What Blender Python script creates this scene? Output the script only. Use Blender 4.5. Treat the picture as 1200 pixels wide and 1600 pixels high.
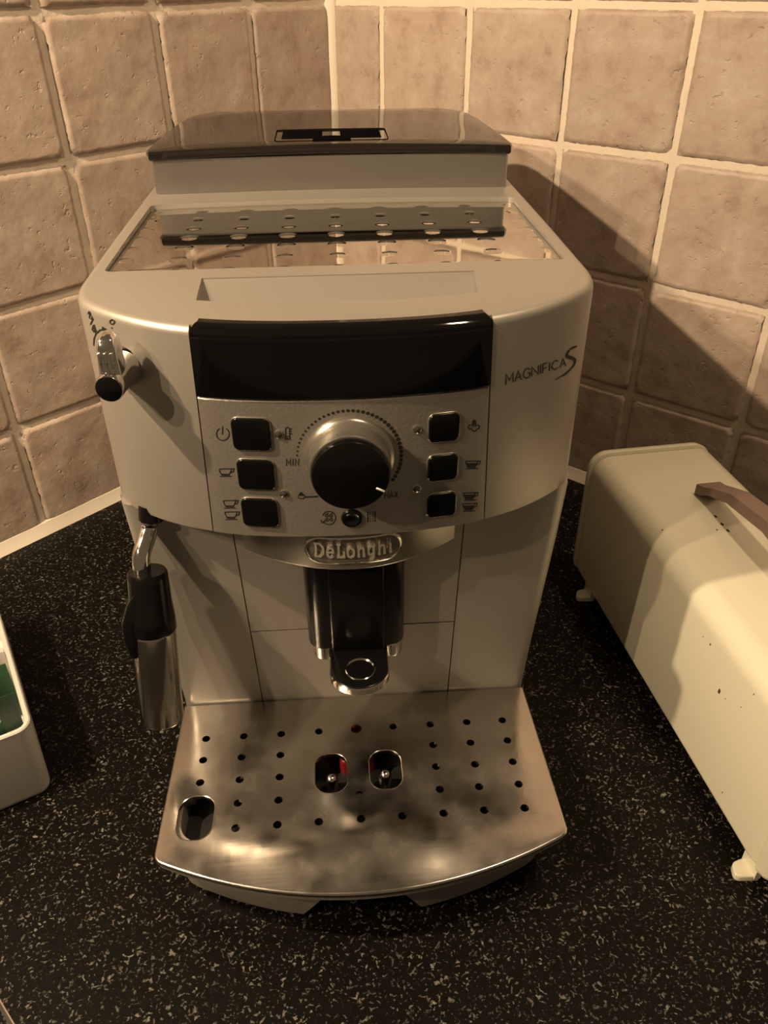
import bpy, bmesh, math, random
from mathutils import Vector, Matrix
random.seed(7)
for o in list(bpy.data.objects): bpy.data.objects.remove(o)
S = bpy.context.scene
COL = S.collection
V = Vector
PI = math.pi

# ------------------------------------------------------------------ camera
F_PX = 1237.04
CAM = V((-0.01026, -0.90548, 0.42249))
YAW, PITCH, ROLL = 0.0641, 0.5921, -0.0083
fw = V((math.sin(YAW)*math.cos(PITCH), math.cos(YAW)*math.cos(PITCH), -math.sin(PITCH)))
r0 = V((math.cos(YAW), -math.sin(YAW), 0)); u0 = r0.cross(fw)
RT = r0*math.cos(ROLL) + u0*math.sin(ROLL)
UP = -r0*math.sin(ROLL) + u0*math.cos(ROLL)
cd = bpy.data.cameras.new('camera'); co = bpy.data.objects.new('camera', cd); COL.objects.link(co)
m = Matrix((RT, UP, -fw)).transposed().to_4x4(); m.translation = CAM
co.matrix_world = m
cd.sensor_fit = 'HORIZONTAL'; cd.sensor_width = 36.0; cd.lens = F_PX/1200*36.0
cd.clip_start = 0.01; cd.clip_end = 50
S.camera = co

# ------------------------------------------------------------------ light
WARM = (1.0, 0.735, 0.455)
wd = bpy.data.worlds.new('room_ambient'); S.world = wd; wd.use_nodes = True
wd.node_tree.nodes['Background'].inputs[0].default_value = (1.0, 0.72, 0.42, 1)
wd.node_tree.nodes['Background'].inputs[1].default_value = 0.085
def lamp(name, loc, energy, radius, color=WARM):
    l = bpy.data.lights.new(name, 'POINT'); l.energy = energy; l.shadow_soft_size = radius; l.color = color
    o = bpy.data.objects.new(name, l); o.location = loc; COL.objects.link(o); return o
lamp('cabinet_spot_light', (-0.50, -0.705, 0.78), 18.5, 0.009)     # small spots under the wall cabinet on the left
lamp('cabinet_spot_light', (-0.65, -1.05, 0.80), 8.8, 0.009)
lamp('cabinet_spot_light', (-0.74, -0.96, 0.83), 8.8, 0.009)
lamp('ceiling_lamp_light', (0.47, -0.66, 1.50), 17, 0.05)
S.view_settings.view_transform = 'Standard'
S.view_settings.look = 'None'
S.view_settings.exposure = 0.62
S.view_settings.gamma = 1.0
S.view_settings.use_curve_mapping = False

# ------------------------------------------------------------------ pixel -> place helpers
MX, MY = -0.0065, -0.45                      # coffee machine base point
def ray(px, py): return fw + RT*((px-600)/F_PX) - UP*((py-800)/F_PX)
def on_z(px, py, z):
    d = ray(px, py); return CAM + d*((z-CAM.z)/d.z)
def on_y(px, py, y):
    d = ray(px, py); return CAM + d*((y-CAM.y)/d.y)
def front(X):  return -0.5865 + 1.3*X*X + 110*X**4        # plan curve of the machine front
def lipf(X):   return -0.5795 + 7.0*X*X
def on_curve(px, py, fn):
    y = -0.58
    for _ in range(60):
        p = on_y(px, py, y); y = 0.5*y + 0.5*fn(max(-0.12, min(0.12, p.x-MX)))
    return (p.x-MX, p.z)
def on_front(px, py): return on_curve(px, py, front)
ZT = [(-0.60, 0.2995), (-0.5865, 0.3005), (-0.54, 0.3035), (-0.50, 0.305), (-0.35, 0.3065), (-0.2, 0.3070)]
def ztop(y):
    for (a, za), (b, zb) in zip(ZT, ZT[1:]):
        if y <= b: return za + (zb-za)*(y-a)/(b-a)
    return ZT[-1][1]
def on_top(px, py):
    z = 0.304
    for _ in range(60):
        p = on_z(px, py, z); z = 0.5*z + 0.5*ztop(p.y)
    return V((p.x-MX, p.y, z))

# ------------------------------------------------------------------ materials
def mat(name, color, rough=0.5, metal=0.0, spec=0.5, coat=0.0, **kw):
    m = bpy.data.materials.new(name); m.use_nodes = True
    b = m.node_tree.nodes['Principled BSDF']
    b.inputs['Base Color'].default_value = (*color, 1); b.inputs['Roughness'].default_value = rough
    b.inputs['Metallic'].default_value = metal; b.inputs['Specular IOR Level'].default_value = spec
    b.inputs['Coat Weight'].default_value = coat; b.inputs['Coat Roughness'].default_value = 0.05
    for k, v in kw.items(): b.inputs[k].default_value = v
    return m
def nd(m, t, **kw):
    n = m.node_tree.nodes.new(t)
    for k, v in kw.items():
        if hasattr(n, k): setattr(n, k, v)
        else: n.inputs[k.replace('_', ' ')].default_value = v
    return n
def lk(m, a, ao, b, bi): m.node_tree.links.new(a.outputs[ao], b.inputs[bi])
def bsdf(m): return m.node_tree.nodes['Principled BSDF']
def ramp(m, stops):
    n = nd(m, 'ShaderNodeValToRGB'); e = n.color_ramp.elements
    while len(e) < len(stops): e.new(0.5)
    for x, (p, c) in zip(e, stops): x.position = p; x.color = (*c, 1) if len(c) == 3 else c
    return n
def add_bump(m, scale, strength, dist=0.001, detail=4, rough=0.6):
    tc = nd(m, 'ShaderNodeTexCoord'); n = nd(m, 'ShaderNodeTexNoise', Scale=scale, Detail=detail, Roughness=rough)
    lk(m, tc, 'Object', n, 'Vector'); b = nd(m, 'ShaderNodeBump', Strength=strength, Distance=dist)
    lk(m, n, 'Fac', b, 'Height'); lk(m, b, 'Normal', bsdf(m), 'Normal'); return n

M = {}
M['silver'] = mat('silver_paint', (0.37, 0.345, 0.31), 0.38, 0.45, coat=0.10); add_bump(M['silver'], 900, 0.06, 0.0004)
M['panel'] = mat('panel_silver', (0.31, 0.29, 0.26), 0.40, 0.55); add_bump(M['panel'], 650, 0.30, 0.0005, 3)
M['silver_box'] = mat('hopper_silver', (0.31, 0.295, 0.27), 0.30, 0.75); add_bump(M['silver_box'], 700, 0.12, 0.0004)
M['lip'] = mat('lip_satin_metal', (0.40, 0.38, 0.34), 0.27, 0.85)
M['blackglass'] = mat('black_gloss_panel', (0.003, 0.003, 0.003), 0.06, 0, 0.35)
M['lid'] = mat('smoked_lid', (0.012, 0.010, 0.008), 0.05, 0, 0.6)
M['black'] = mat('black_plastic', (0.004, 0.004, 0.004), 0.20, 0, 0.35)
M['blackmatt'] = mat('black_matt_plastic', (0.010, 0.010, 0.009), 0.5)
M['chrome'] = mat('chrome', (0.72, 0.70, 0.66), 0.10, 1.0)
M['steel'] = mat('brushed_steel', (0.60, 0.57, 0.53), 0.16, 1.0)
M['mirror'] = mat('polished_steel', (0.70, 0.67, 0.62), 0.035, 1.0)
M['print'] = mat('dark_print', (0.012, 0.011, 0.010), 0.6)
M['white'] = mat('white_mark', (0.8, 0.8, 0.78), 0.4)
M['red'] = mat('red_float', (0.17, 0.010, 0.012), 0.4)
M['enamel'] = mat('cream_enamel', (0.74, 0.72, 0.58), 0.30, coat=0.25)
M['strap'] = mat('worn_brown_handle', (0.24, 0.17, 0.14), 0.5)
M['box'] = mat('white_plastic', (0.62, 0.60, 0.57), 0.4)
M['grey_in'] = mat('grey_inside', (0.20, 0.19, 0.175), 0.6)
M['letter'] = mat('raised_letter_metal', (0.60, 0.56, 0.48), 0.32, 0.35)
M['green'] = mat('green_paper', (0.035, 0.115, 0.055), 0.55)
M['green2'] = mat('dark_green_paper', (0.018, 0.055, 0.035), 0.5)
M['paper'] = mat('paper_tag', (0.62, 0.60, 0.54), 0.6)
M['led'] = mat('led_lens', (0.05, 0.045, 0.04), 0.15)
M['notch'] = mat('black_rubber', (0.004, 0.004, 0.004), 0.9, 0, 0.0)
M['chip'] = mat('dark_chip', (0.06, 0.03, 0.015), 0.8)

# drip plate: brushed steel with scratches
def m_plate():
    m = mat('scratched_steel_plate', (0.56, 0.53, 0.49), 0.26, 1.0); b = bsdf(m)
    tc = nd(m, 'ShaderNodeTexCoord')
    mp = nd(m, 'ShaderNodeMapping'); mp.inputs['Scale'].default_value = (12, 230, 50); mp.inputs['Rotation'].default_value = (0, 0, 0.15)
    lk(m, tc, 'Object', mp, 'Vector')
    n = nd(m, 'ShaderNodeTexNoise', Scale=3.0, Detail=4.0); lk(m, mp, 'Vector', n, 'Vector')
    mp2 = nd(m, 'ShaderNodeMapping'); mp2.inputs['Scale'].default_value = (260, 16, 50); mp2.inputs['Rotation'].default_value = (0, 0, 0.7)
    lk(m, tc, 'Object', mp2, 'Vector')
    n2 = nd(m, 'ShaderNodeTexNoise', Scale=1.5, Detail=3.0); lk(m, mp2, 'Vector', n2, 'Vector')
    n3 = nd(m, 'ShaderNodeTexNoise', Scale=45.0, Detail=5.0); lk(m, tc, 'Object', n3, 'Vector')
    r = ramp(m, [(0.3, (0.13,)*3), (0.7, (0.30,)*3)]); lk(m, n3, 'Fac', r, 'Fac'); lk(m, r, 'Color', b, 'Roughness')
    a = nd(m, 'ShaderNodeMath', operation='ADD'); lk(m, n, 'Fac', a, 0); lk(m, n2, 'Fac', a, 1)
    b.inputs['Anisotropic'].default_value = 0.35
    bp = nd(m, 'ShaderNodeBump', Strength=0.045, Distance=0.0004); lk(m, a, 'Value', bp, 'Height'); lk(m, bp, 'Normal', b, 'Normal')
    return m
M['plate'] = m_plate()

# worktop: black laminate with pale flecks
def m_counter():
    m = mat('speckled_worktop', (0.012, 0.011, 0.009), 0.38, 0, 0.09); b = bsdf(m)
    tc = nd(m, 'ShaderNodeTexCoord')
    w = nd(m, 'ShaderNodeTexNoise', Scale=190.0, Detail=2.0); lk(m, tc, 'Object', w, 'Vector')
    sc = nd(m, 'ShaderNodeVectorMath', operation='SCALE'); sc.inputs['Scale'].default_value = 0.006
    lk(m, w, 'Color', sc, 0)
    ad = nd(m, 'ShaderNodeVectorMath', operation='ADD'); lk(m, tc, 'Object', ad, 0); lk(m, sc, 'Vector', ad, 1)
    n1 = nd(m, 'ShaderNodeTexNoise', Scale=520.0, Detail=2.0, Roughness=0.5); lk(m, ad, 'Vector', n1, 'Vector')
    r1 = ramp(m, [(0.585, (0, 0, 0)), (0.70, (1, 1, 1))]); lk(m, n1, 'Fac', r1, 'Fac')
    n2 = nd(m, 'ShaderNodeTexNoise', Scale=90.0, Detail=2.0); lk(m, tc, 'Object', n2, 'Vector')
    r2 = ramp(m, [(0.35, (0.25, 0.25, 0.25)), (0.65, (1, 1, 1))]); lk(m, n2, 'Fac', r2, 'Fac')
    mu = nd(m, 'ShaderNodeMath', operation='MULTIPLY'); lk(m, r1, 'Color', mu, 0); lk(m, r2, 'Color', mu, 1)
    mx = nd(m, 'ShaderNodeMix', data_type='RGBA'); lk(m, mu, 'Value', mx, 0)
    mx.inputs[6].default_value = (0.0040, 0.0036, 0.0026, 1); mx.inputs[7].default_value = (0.20, 0.19, 0.17, 1)
    lk(m, mx, 2, b, 'Base Color')
    bp = nd(m, 'ShaderNodeBump', Strength=0.15, Distance=0.0005); lk(m, n1, 'Fac', bp, 'Height'); lk(m, bp, 'Normal', b, 'Normal')
    return m
M['counter'] = m_counter()

# tumbled stone-look tile
def m_tile():
    m = mat('tumbled_tile', (0.4, 0.33, 0.3), 0.55); b = bsdf(m)
    tc = nd(m, 'ShaderNodeTexCoord'); oi = nd(m, 'ShaderNodeObjectInfo')
    sc = nd(m, 'ShaderNodeVectorMath', operation='SCALE'); sc.inputs['Scale'].default_value = 1.0
    cmb = nd(m, 'ShaderNodeCombineXYZ'); ml = nd(m, 'ShaderNodeMath', operation='MULTIPLY'); ml.inputs[1].default_value = 37.0
    lk(m, oi, 'Random', ml, 0); lk(m, ml, 'Value', cmb, 0); lk(m, ml, 'Value', cmb, 2)
    ad = nd(m, 'ShaderNodeVectorMath', operation='ADD'); lk(m, tc, 'Object', ad, 0); lk(m, cmb, 'Vector', ad, 1)
    n = nd(m, 'ShaderNodeTexNoise', Scale=34.0, Detail=8.0, Roughness=0.70, Distortion=0.15); lk(m, ad, 'Vector', n, 'Vector')
    r = ramp(m, [(0.34, (0.36, 0.27, 0.22)), (0.46, (0.45, 0.355, 0.295)), (0.56, (0.475, 0.39, 0.33)), (0.66, (0.53, 0.45, 0.39))]); lk(m, n, 'Fac', r, 'Fac')
    hs = nd(m, 'ShaderNodeHueSaturation')
    mr = nd(m, 'ShaderNodeMapRange'); mr.inputs[3].default_value = 0.9; mr.inputs[4].default_value = 1.1
    lk(m, oi, 'Random', mr, 0); lk(m, mr, 0, hs, 'Value'); lk(m, r, 'Color', hs, 'Color'); lk(m, hs, 'Color', b, 'Base Color')
    # pits and soft undulation
    p = nd(m, 'ShaderNodeTexNoise', Scale=170.0, Detail=3.0, Roughness=0.55); lk(m, ad, 'Vector', p, 'Vector')
    pr = ramp(m, [(0.24, (0, 0, 0)), (0.36, (1, 1, 1))]); lk(m, p, 'Fac', pr, 'Fac')
    n4 = nd(m, 'ShaderNodeTexNoise', Scale=60.0, Detail=4.0); lk(m, ad, 'Vector', n4, 'Vector')
    b1 = nd(m, 'ShaderNodeBump', Strength=0.45, Distance=0.0022); lk(m, n4, 'Fac', b1, 'Height')
    b2 = nd(m, 'ShaderNodeBump', Strength=0.6, Distance=0.0010); lk(m, pr, 'Color', b2, 'Height'); lk(m, b1, 'Normal', b2, 'Normal')
    lk(m, b2, 'Normal', b, 'Normal')
    return m
M['tile'] = m_tile()
M['grout'] = mat('pale_grout', (0.74, 0.65, 0.55), 0.8); add_bump(M['grout'], 300, 0.5, 0.001)
M['caulk'] = mat('cream_silicone', (0.78, 0.72, 0.62), 0.4)

# ------------------------------------------------------------------ mesh helpers
def link(name, me, material, parent=None, sharp=38, shift=None):
    if shift: me.transform(Matrix.Translation(shift))
    for p in me.polygons: p.use_smooth = True
    me.set_sharp_from_angle(angle=math.radians(sharp))
    if material is not None:
        me.materials.clear(); me.materials.append(material)
    o = bpy.data.objects.new(name, me); COL.objects.link(o)
    if parent: o.parent = parent
    return o
def fix(bm):
    bmesh.ops.recalc_face_normals(bm, faces=bm.faces[:])
    return bm
def to_mesh(name, bm):
    fix(bm); me = bpy.data.meshes.new(name); bm.to_mesh(me); bm.free(); return me
def add_loft(bm, rings, cap0=True, cap1=True, closed=True):
    vs = [[bm.verts.new(p) for p in r] for r in rings]
    n = len(rings[0])
    for a, b in zip(vs, vs[1:]):
        for i in range(n if closed else n-1):
            j = (i+1) % n
            bm.faces.new((a[i], a[j], b[j], b[i]))
    if cap0: bm.faces.new(list(reversed(vs[0])))
    if cap1: bm.faces.new(vs[-1])
    return vs
def offset2d(pts, d):
    """inward offset of a closed outline (either orientation)"""
    n = len(pts); A = sum(pts[i][0]*pts[(i+1) % n][1]-pts[(i+1) % n][0]*pts[i][1] for i in range(n))
    s = 1 if A > 0 else -1; out = []
    for i in range(n):
        a, b, c = V(pts[i-1]), V(pts[i]), V(pts[(i+1) % n])
        e1 = (b-a).normalized() if (b-a).length > 1e-9 else V((0, 0)); e2 = (c-b).normalized() if (c-b).length > 1e-9 else e1
        n1 = V((-e1.y, e1.x)); n2 = V((-e2.y, e2.x)); nn = n1+n2
        k = nn.length_squared
        nn = nn*(2/k) if k > 0.3 else nn.normalized()*1.5
        out.append((b.x+s*nn.x*d, b.y+s*nn.y*d))
    return out
def round_poly(pts, rad, n=5):
    """round the corners of a polygon; rad scalar or list"""
    out = []; N = len(pts)
    for i in range(N):
        p = V(pts[i]); a = V(pts[i-1])-p; b = V(pts[(i+1) % N])-p
        r = rad[i] if isinstance(rad, (list, tuple)) else rad
        if r <= 0: out.append(tuple(p)); continue
        ang = a.angle(b); t = min(r/math.tan(ang/2), a.length*0.49, b.length*0.49); r2 = t*math.tan(ang/2)
        c = p+(a.normalized()+b.normalized()).normalized()*(r2/math.sin(ang/2))
        s = p+a.normalized()*t; e = p+b.normalized()*t
        v0 = s-c; v1 = e-c
        A = v0.angle_signed(v1)
        for k in range(n+1):
            th = -A*k/n
            out.append((c.x+v0.x*math.cos(th)-v0.y*math.sin(th), c.y+v0.x*math.sin(th)+v0.y*math.cos(th)))
    return out
def rrect(x0, x1, y0, y1, r, n=5): return round_poly([(x0, y0), (x1, y0), (x1, y1), (x0, y1)], r, n)
def add_prism(bm, outline, z0, z1, r=0.0, r0_=0.0, n=4, f=None):
    """prism between heights with rounded rims; f maps (x,y,z)->point"""
    f = f or (lambda x, y, z: (x, y, z)); rings = []
    if r0_ > 0:
        for k in range(n):
            a = PI/2*k/n; o = offset2d(outline, r0_*(1-math.sin(a))); rings.append([f(x, y, z0+r0_*(1-math.cos(a))) for x, y in o])
    rings.append([f(x, y, z0+r0_) for x, y in outline])
    rings.append([f(x, y, z1-r) for x, y in outline])
    if r > 0:
        for k in range(1, n+1):
            a = PI/2*k/n; o = offset2d(outline, r*(1-math.cos(a))); rings.append([f(x, y, z1-r+r*math.sin(a)) for x, y in o])
    add_loft(bm, rings)
def add_box(bm, x0, x1, y0, y1, z0, z1, r=0.0, seg=2):
    b = bmesh.new(); bmesh.ops.create_cube(b, size=1)
    for v in b.verts: v.co = (x0+(v.co.x+.5)*(x1-x0), y0+(v.co.y+.5)*(y1-y0), z0+(v.co.z+.5)*(z1-z0))
    if r > 0: bmesh.ops.bevel(b, geom=b.edges[:], offset=r, segments=seg, affect='EDGES', profile=0.5)
    merge(bm, b)
def merge(bm, b, mtx=None):
    me = bpy.data.meshes.new('tmp'); b.to_mesh(me); b.free()
    if mtx: me.transform(mtx)
    bm.from_mesh(me); bpy.data.meshes.remove(me)
def add_lathe(bm, prof, mtx=None, n=32):
    """profile of (radius, height) revolved about local z"""
    b = bmesh.new(); rings = [[(r*math.cos(2*PI*i/n), r*math.sin(2*PI*i/n), h) for i in range(n)] for r, h in prof]
    add_loft(b, rings, prof[0][0] > 1e-6, prof[-1][0] > 1e-6)
    bmesh.ops.remove_doubles(b, verts=b.verts[:], dist=1e-7); merge(bm, b, mtx)
def add_tube(bm, pts, rad, n=14, cap=True, flat=1.0):
    pts = [V(p) for p in pts]; rings = []; up = V((0.31, 0.2, 0.93))
    for i, p in enumerate(pts):
        t = (pts[min(i+1, len(pts)-1)]-pts[max(i-1, 0)]).normalized()
        a = (up-t*up.dot(t)).normalized(); b = t.cross(a); r = rad[i] if isinstance(rad, (list, tuple)) else rad
        rings.append([p+a*(r*math.cos(2*PI*k/n))+b*(r*flat*math.sin(2*PI*k/n)) for k in range(n)])
    add_loft(bm, rings, cap, cap)
def spline(pts, n=8):
    pts = [V(p) for p in pts]; P = [2*pts[0]-pts[1]]+pts+[2*pts[-1]-pts[-2]]; out = []
    for i in range(1, len(P)-2):
        for k in range(n):
            t = k/n; a, b, c, d = P[i-1], P[i], P[i+1], P[i+2]
            out.append(0.5*((2*b)+(c-a)*t+(2*a-5*b+4*c-d)*t*t+(3*b-a-3*c+d)*t**3))
    return out+[pts[-1]]
def axis_mtx(loc, z, up=(0, 0, 1)):
    z = V(z).normalized(); x = V(up).cross(z).normalized(); y = z.cross(x)
    m = Matrix((x, y, z)).transposed().to_4x4(); m.translation = V(loc); return m
def cut(me, cutters):
    """exact boolean difference of meshes, returns a new mesh"""
    o = bpy.data.objects.new('tmp_body', me); COL.objects.link(o); cs = []
    for c in cutters:
        k = bpy.data.objects.new('tmp_cut', c); COL.objects.link(k); cs.append(k)
        md = o.modifiers.new('b', 'BOOLEAN'); md.operation = 'DIFFERENCE'; md.solver = 'EXACT'; md.object = k
    dg = bpy.context.evaluated_depsgraph_get(); dg.update()
    new = bpy.data.meshes.new_from_object(o.evaluated_get(dg))
    bpy.data.objects.remove(o)
    for k in cs: bpy.data.objects.remove(k)
    return new
def empty(name, loc, label, cat, rz=0, group=None):
    o = bpy.data.objects.new(name, None); COL.objects.link(o); o.location = loc; o.rotation_euler = (0, 0, rz)
    o.empty_display_size = 0.02; o['label'] = label; o['category'] = cat
    if group: o['group'] = group
    return o
def part(name, bm, material, parent, sharp=38, shift=None):
    return link(name, to_mesh(name, bm), material, parent, sharp, shift)

# ------------------------------------------------------------------ the setting: walls, tiles, worktop
PITCH_T = 0.1
U_L, U_R, Z_0 = 0.1030, 0.0660, 0.1053
GROUT = 0.0048
SQ = math.sqrt(0.5)
def wall_frame(d):                      # local x along the wall from the corner, local y into the wall, z up
    x = V(d); n = V((SQ, -SQ, 0)) if d[0] < 0 else V((-SQ, -SQ, 0))    # n points into the room
    return x, n
def noise2(x, y, s):
    from mathutils import noise
    return noise.noise(V((x*s, y*s, s*1.7)))
def tile_mesh(name, w, h, seed, N=34):
    from mathutils import noise
    bm = bmesh.new(); T = 0.0032
    nx = max(6, int(N*w/0.0942)); nz = max(6, int(N*h/0.0942))
    def warp(a, n): # denser towards the edges
        t = a/n; return t-0.12*math.sin(2*PI*t)/(2*PI)*2.2
    g = []
    for j in range(nz+1):
        row = []
        for i in range(nx+1):
            u, v = warp(i, nx), warp(j, nz)
            x, z = (u-.5)*w, (v-.5)*h
            q = V((x*95+seed*13.1, z*95, seed*3.3))
            e = noise.noise(q)*0.0009 + noise.noise(q*3.1)*0.0011
            dx = min(u, 1-u)*w; dz = min(v, 1-v)*h; d = min(dx, dz)
            rr = math.hypot(max(0, 0.009-dx), max(0, 0.009-dz)); dc = 0.009-rr if rr > 0 and dx < .009 and dz < .009 else d
            d = min(d, max(dc, 0))
            k = max(0.0, min(1.0, (d+e*0.8)/0.0022)); k = math.sqrt(max(0, 1-(1-k)**2))
            hh = T*k + noise.noise(V((x*30+seed*7, z*30, 5)))*0.0005*k
            # wobbling outline
            sx = (1-min(1, dx/0.02)); sz = (1-min(1, dz/0.02))
            x2 = x - math.copysign(max(0, e+0.0003)*sx, x); z2 = z - math.copysign(max(0, e+0.0003)*sz, z)
            row.append(bm.verts.new((x2, -hh, z2)))
        g.append(row)
    for j in range(nz):
        for i in range(nx): bm.faces.new((g[j][i], g[j][i+1], g[j+1][i+1], g[j+1][i]))
    me = bpy.data.meshes.new(name); bm.to_mesh(me); bm.free()
    for p in me.polygons: p.use_smooth = True
    me.materials.append(M['tile']); return me
FULL = [tile_mesh('tile', PITCH_T-GROUT, PITCH_T-GROUT, s) for s in range(7)]
rowz = [0.006]+[Z_0+PITCH_T*k for k in range(6)]
def wall(name, d, uoff, ncol):
    x, n = wall_frame(d)
    L = uoff+PITCH_T*ncol
    sg = -1 if d[0] < 0 else 1              # local x runs from the corner (right wall) or towards it (left wall)
    m = Matrix((x*sg, -n, V((0, 0, 1)))).transposed().to_4x4()
    bm = bmesh.new(); add_box(bm, min(0, sg*L), max(0, sg*L), 0.0, 0.04, 0.0, rowz[-1])
    w = link(name, to_mesh(name, bm), M['grout'], None); w['kind'] = 'structure'; w.matrix_world = m
    edges = [0.004]+[uoff+PITCH_T*k for k in range(ncol+1)]
    rnd = random.Random(len(name)*3+5)
    for j in range(len(rowz)-1):
        for i in range(len(edges)-1):
            ww = edges[i+1]-edges[i]-GROUT; hh = rowz[j+1]-rowz[j]-GROUT
            full = abs(ww-(PITCH_T-GROUT)) < 5e-3 and abs(hh-(PITCH_T-GROUT)) < 5e-3
            k = rnd.randrange(7)
            if full: me = FULL[k]
            else: me = tile_mesh('tile', ww, hh, 11+i+j*3)
            t = bpy.data.objects.new('tile', me); COL.objects.link(t); t.parent = w
            t.location = (sg*(edges[i]+edges[i+1])/2, 0.0003, (rowz[j]+rowz[j+1])/2)
            if full: t.rotation_euler = (rnd.uniform(-.006, .006), rnd.choice((0, PI/2, PI, -PI/2))+rnd.uniform(-.008, .008), rnd.uniform(-.008, .008))
    return w
wall('wall_left', (-SQ, -SQ, 0), U_L, 7)
wall('wall_right', (SQ, -SQ, 0), U_R, 7)
# silicone beads: left foot, right foot, corner
def bead(name, d, L):
    x, n = wall_frame(d); bm = bmesh.new()
    prof = [(0, 0.0002), (-0.0085, 0.0002), (-0.0068, 0.0035), (-0.0048, 0.0075), (-0.0035, 0.0110), (0, 0.0115)]
    m = Matrix((x, -n, V((0, 0, 1)))).transposed()
    rings = [[m @ V((s, p[0], p[1])) for p in prof] for s in [L*k/6 for k in range(7)]]
    add_loft(bm, rings); o = part(name, bm, M['caulk'], None, 60); o['kind'] = 'structure'
bead('trim_1', (-SQ, -SQ, 0), 0.78); bead('trim_2', (SQ, -SQ, 0), 0.70)
bm = bmesh.new()
add_loft(bm, [[(0, 0, z), (-0.0058, -0.0058, z), (-0.003, -0.0072, z), (0.003, -0.0072, z), (0.0058, -0.0058, z)] for z in [0.006+0.12*k for k in range(6)]])
o = part('trim_3', bm, M['caulk'], None, 60); o['kind'] = 'structure'
# worktop
bm = bmesh.new()
ol = [(0, -0.0005), (-0.56, -0.5605), (-0.56, -1.15), (0.54, -1.15), (0.54, -0.5405)]
add_prism(bm, ol, -0.04, 0.0)
wt = part('worktop', bm, M['counter'], None); wt['label'] = 'black speckled kitchen worktop under the coffee machine'; wt['category'] = 'worktop'

j0, j1 = on_z(0, 1566, 0.0), on_z(20, 1600, 0.0); jd = (j1-j0).normalized(); jn = V((-jd.y, jd.x, 0))
if jn.x < 0: jn = -jn
for nm, o0, o1, zz, mm in (('joint_groove', -0.0016, 0.0, 0.00012, 'blackmatt'), ('joint_edge', 0.0, 0.0007, 0.0003, 'strap')):
    bm = bmesh.new(); add_loft(bm, [[j0-jd*0.02+jn*a+V((0, 0, z)) for a, z in ((o0, -0.001), (o1, -0.001), (o1, zz), (o0, zz))], [j0+jd*0.20+jn*a+V((0, 0, z)) for a, z in ((o0, -0.001), (o1, -0.001), (o1, zz), (o0, zz))]])
    part(nm, bm, M[mm], wt)

# ------------------------------------------------------------------ COFFEE MACHINE
mc = empty('coffee_machine', (MX, MY, 0), 'silver bean-to-cup coffee machine with black display strip standing on the worktop', 'coffee machine')
SH = (0, -MY, 0)
def mp_(name, bm, material, parent=None, sharp=38): return part(name, bm, material, parent or mc, sharp, SH)

def body_outline(hw=0.1232, back=-0.200, ins=0.0):
    pts = []
    N = 44
    xe = 0.1165
    for i in range(N+1):
        x = -xe+2*xe*i/N; pts.append((x, front(x)))
    # right corner: arc from (xe, front) to (hw, -0.527)
    p0 = V((xe, front(xe))); p2 = V((hw, -0.522)); p1 = V((hw-0.0002, p0.y+0.009))
    cor = [(1-t)**2*p0+2*t*(1-t)*p1+t*t*p2 for t in [k/6 for k in range(1, 7)]]
    right = [tuple(c) for c in cor]+[(hw, -0.45), (hw, -0.35)]
    rb = [(hw-0.02+0.02*math.cos(a), back-0.02+0.02*math.sin(a)) for a in [PI/2*k/6 for k in range(7)]]
    right += rb
    left = [(-x, y) for x, y in reversed(right)]
    return pts+right+left
OUT = body_outline()
ZB = 0.1945
# upper housing shell
bm = bmesh.new(); rings = []
rf = 0.004
for k in range(3):
    a = PI/2*k/3; rings.append([(x, y, ZB+0.002*(1-math.sin(a))) for x, y in offset2d(OUT, 0.002*(1-math.sin(a)))])
for t in (0, 0.5, 1):
    rings.append([(x, y, (ZB+0.002)*(1-t)+(ztop(y)-rf)*t) for x, y in OUT])
for k in range(1, 6):
    a = PI/2*k/5; rings.append([(x, y, ztop(y)-rf+rf*math.sin(a)) for x, y in offset2d(OUT, rf*(1-math.cos(a)))])
vs = add_loft(bm, rings, True, False)
# top as strips across (so that it follows ztop)
top = vs[-1]; nf = 45; nt = len(top)
inner = [[(x*s, -0.42+(y+0.42)*s) for x, y in offset2d(OUT, rf)] for s in (0.8, 0.55, 0.3)]
prev = top
for ring in inner:
    cur = [bm.verts.new((x, y, ztop(y))) for x, y in ring]
    for i in range(nt): bm.faces.new((prev[i], prev[(i+1) % nt], cur[(i+1) % nt], cur[i]))
    prev = cur
c = bm.verts.new((0, -0.42, ztop(-0.42)))
for i in range(nt): bm.faces.new((prev[i], prev[(i+1) % nt], c))
shell = to_mesh('housing', bm)
# cutters
def hw_panel(z): return 0.0648+(0.3015-z)/(0.3015-0.195)*0.0030
ZGT, ZSP = 0.3022, 0.2688          # glass top, split between glass and silver panel
def slab(z0, z1, y_out, y_in, gap=0.0, rtop=0.0, nx=30, rr=0.0):
    """curved slab that follows the front between two heights"""
    bm = bmesh.new(); cols = []
    for i in range(nx+1):
        u = -1+2*i/nx; col = []
        zc = z1 if abs(u) < 0.99 else min(z1, 0.2990)
        for z, dy in ((z0, y_out), (zc, y_out), (zc, y_in), (z0, y_in)):
            x = u*(hw_panel(z)+gap)
            zz = z
            col.append((x, front(x)+dy, zz))
        cols.append(col)
    add_loft(bm, cols); return bm
b1 = slab(ZB-0.02, 0.33, -0.02, 0.0032, gap=0.0006)
c1 = to_mesh('c', b1)
T1, T2, T3, T4 = on_top(163, 423), on_top(887, 406), on_top(814, 306), on_top(234, 320)
def sym(a, b): return (abs(a.x)+abs(b.x))/2, (a.y+b.y)/2
fx, fy = sym(T1, T2); bx_, by_ = sym(T3, T4)
print('cup plate', fx, fy, bx_, by_)
fx = min(fx, 0.1165); bx_ = min(bx_, 0.1145)
by_ -= 0.002
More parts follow.
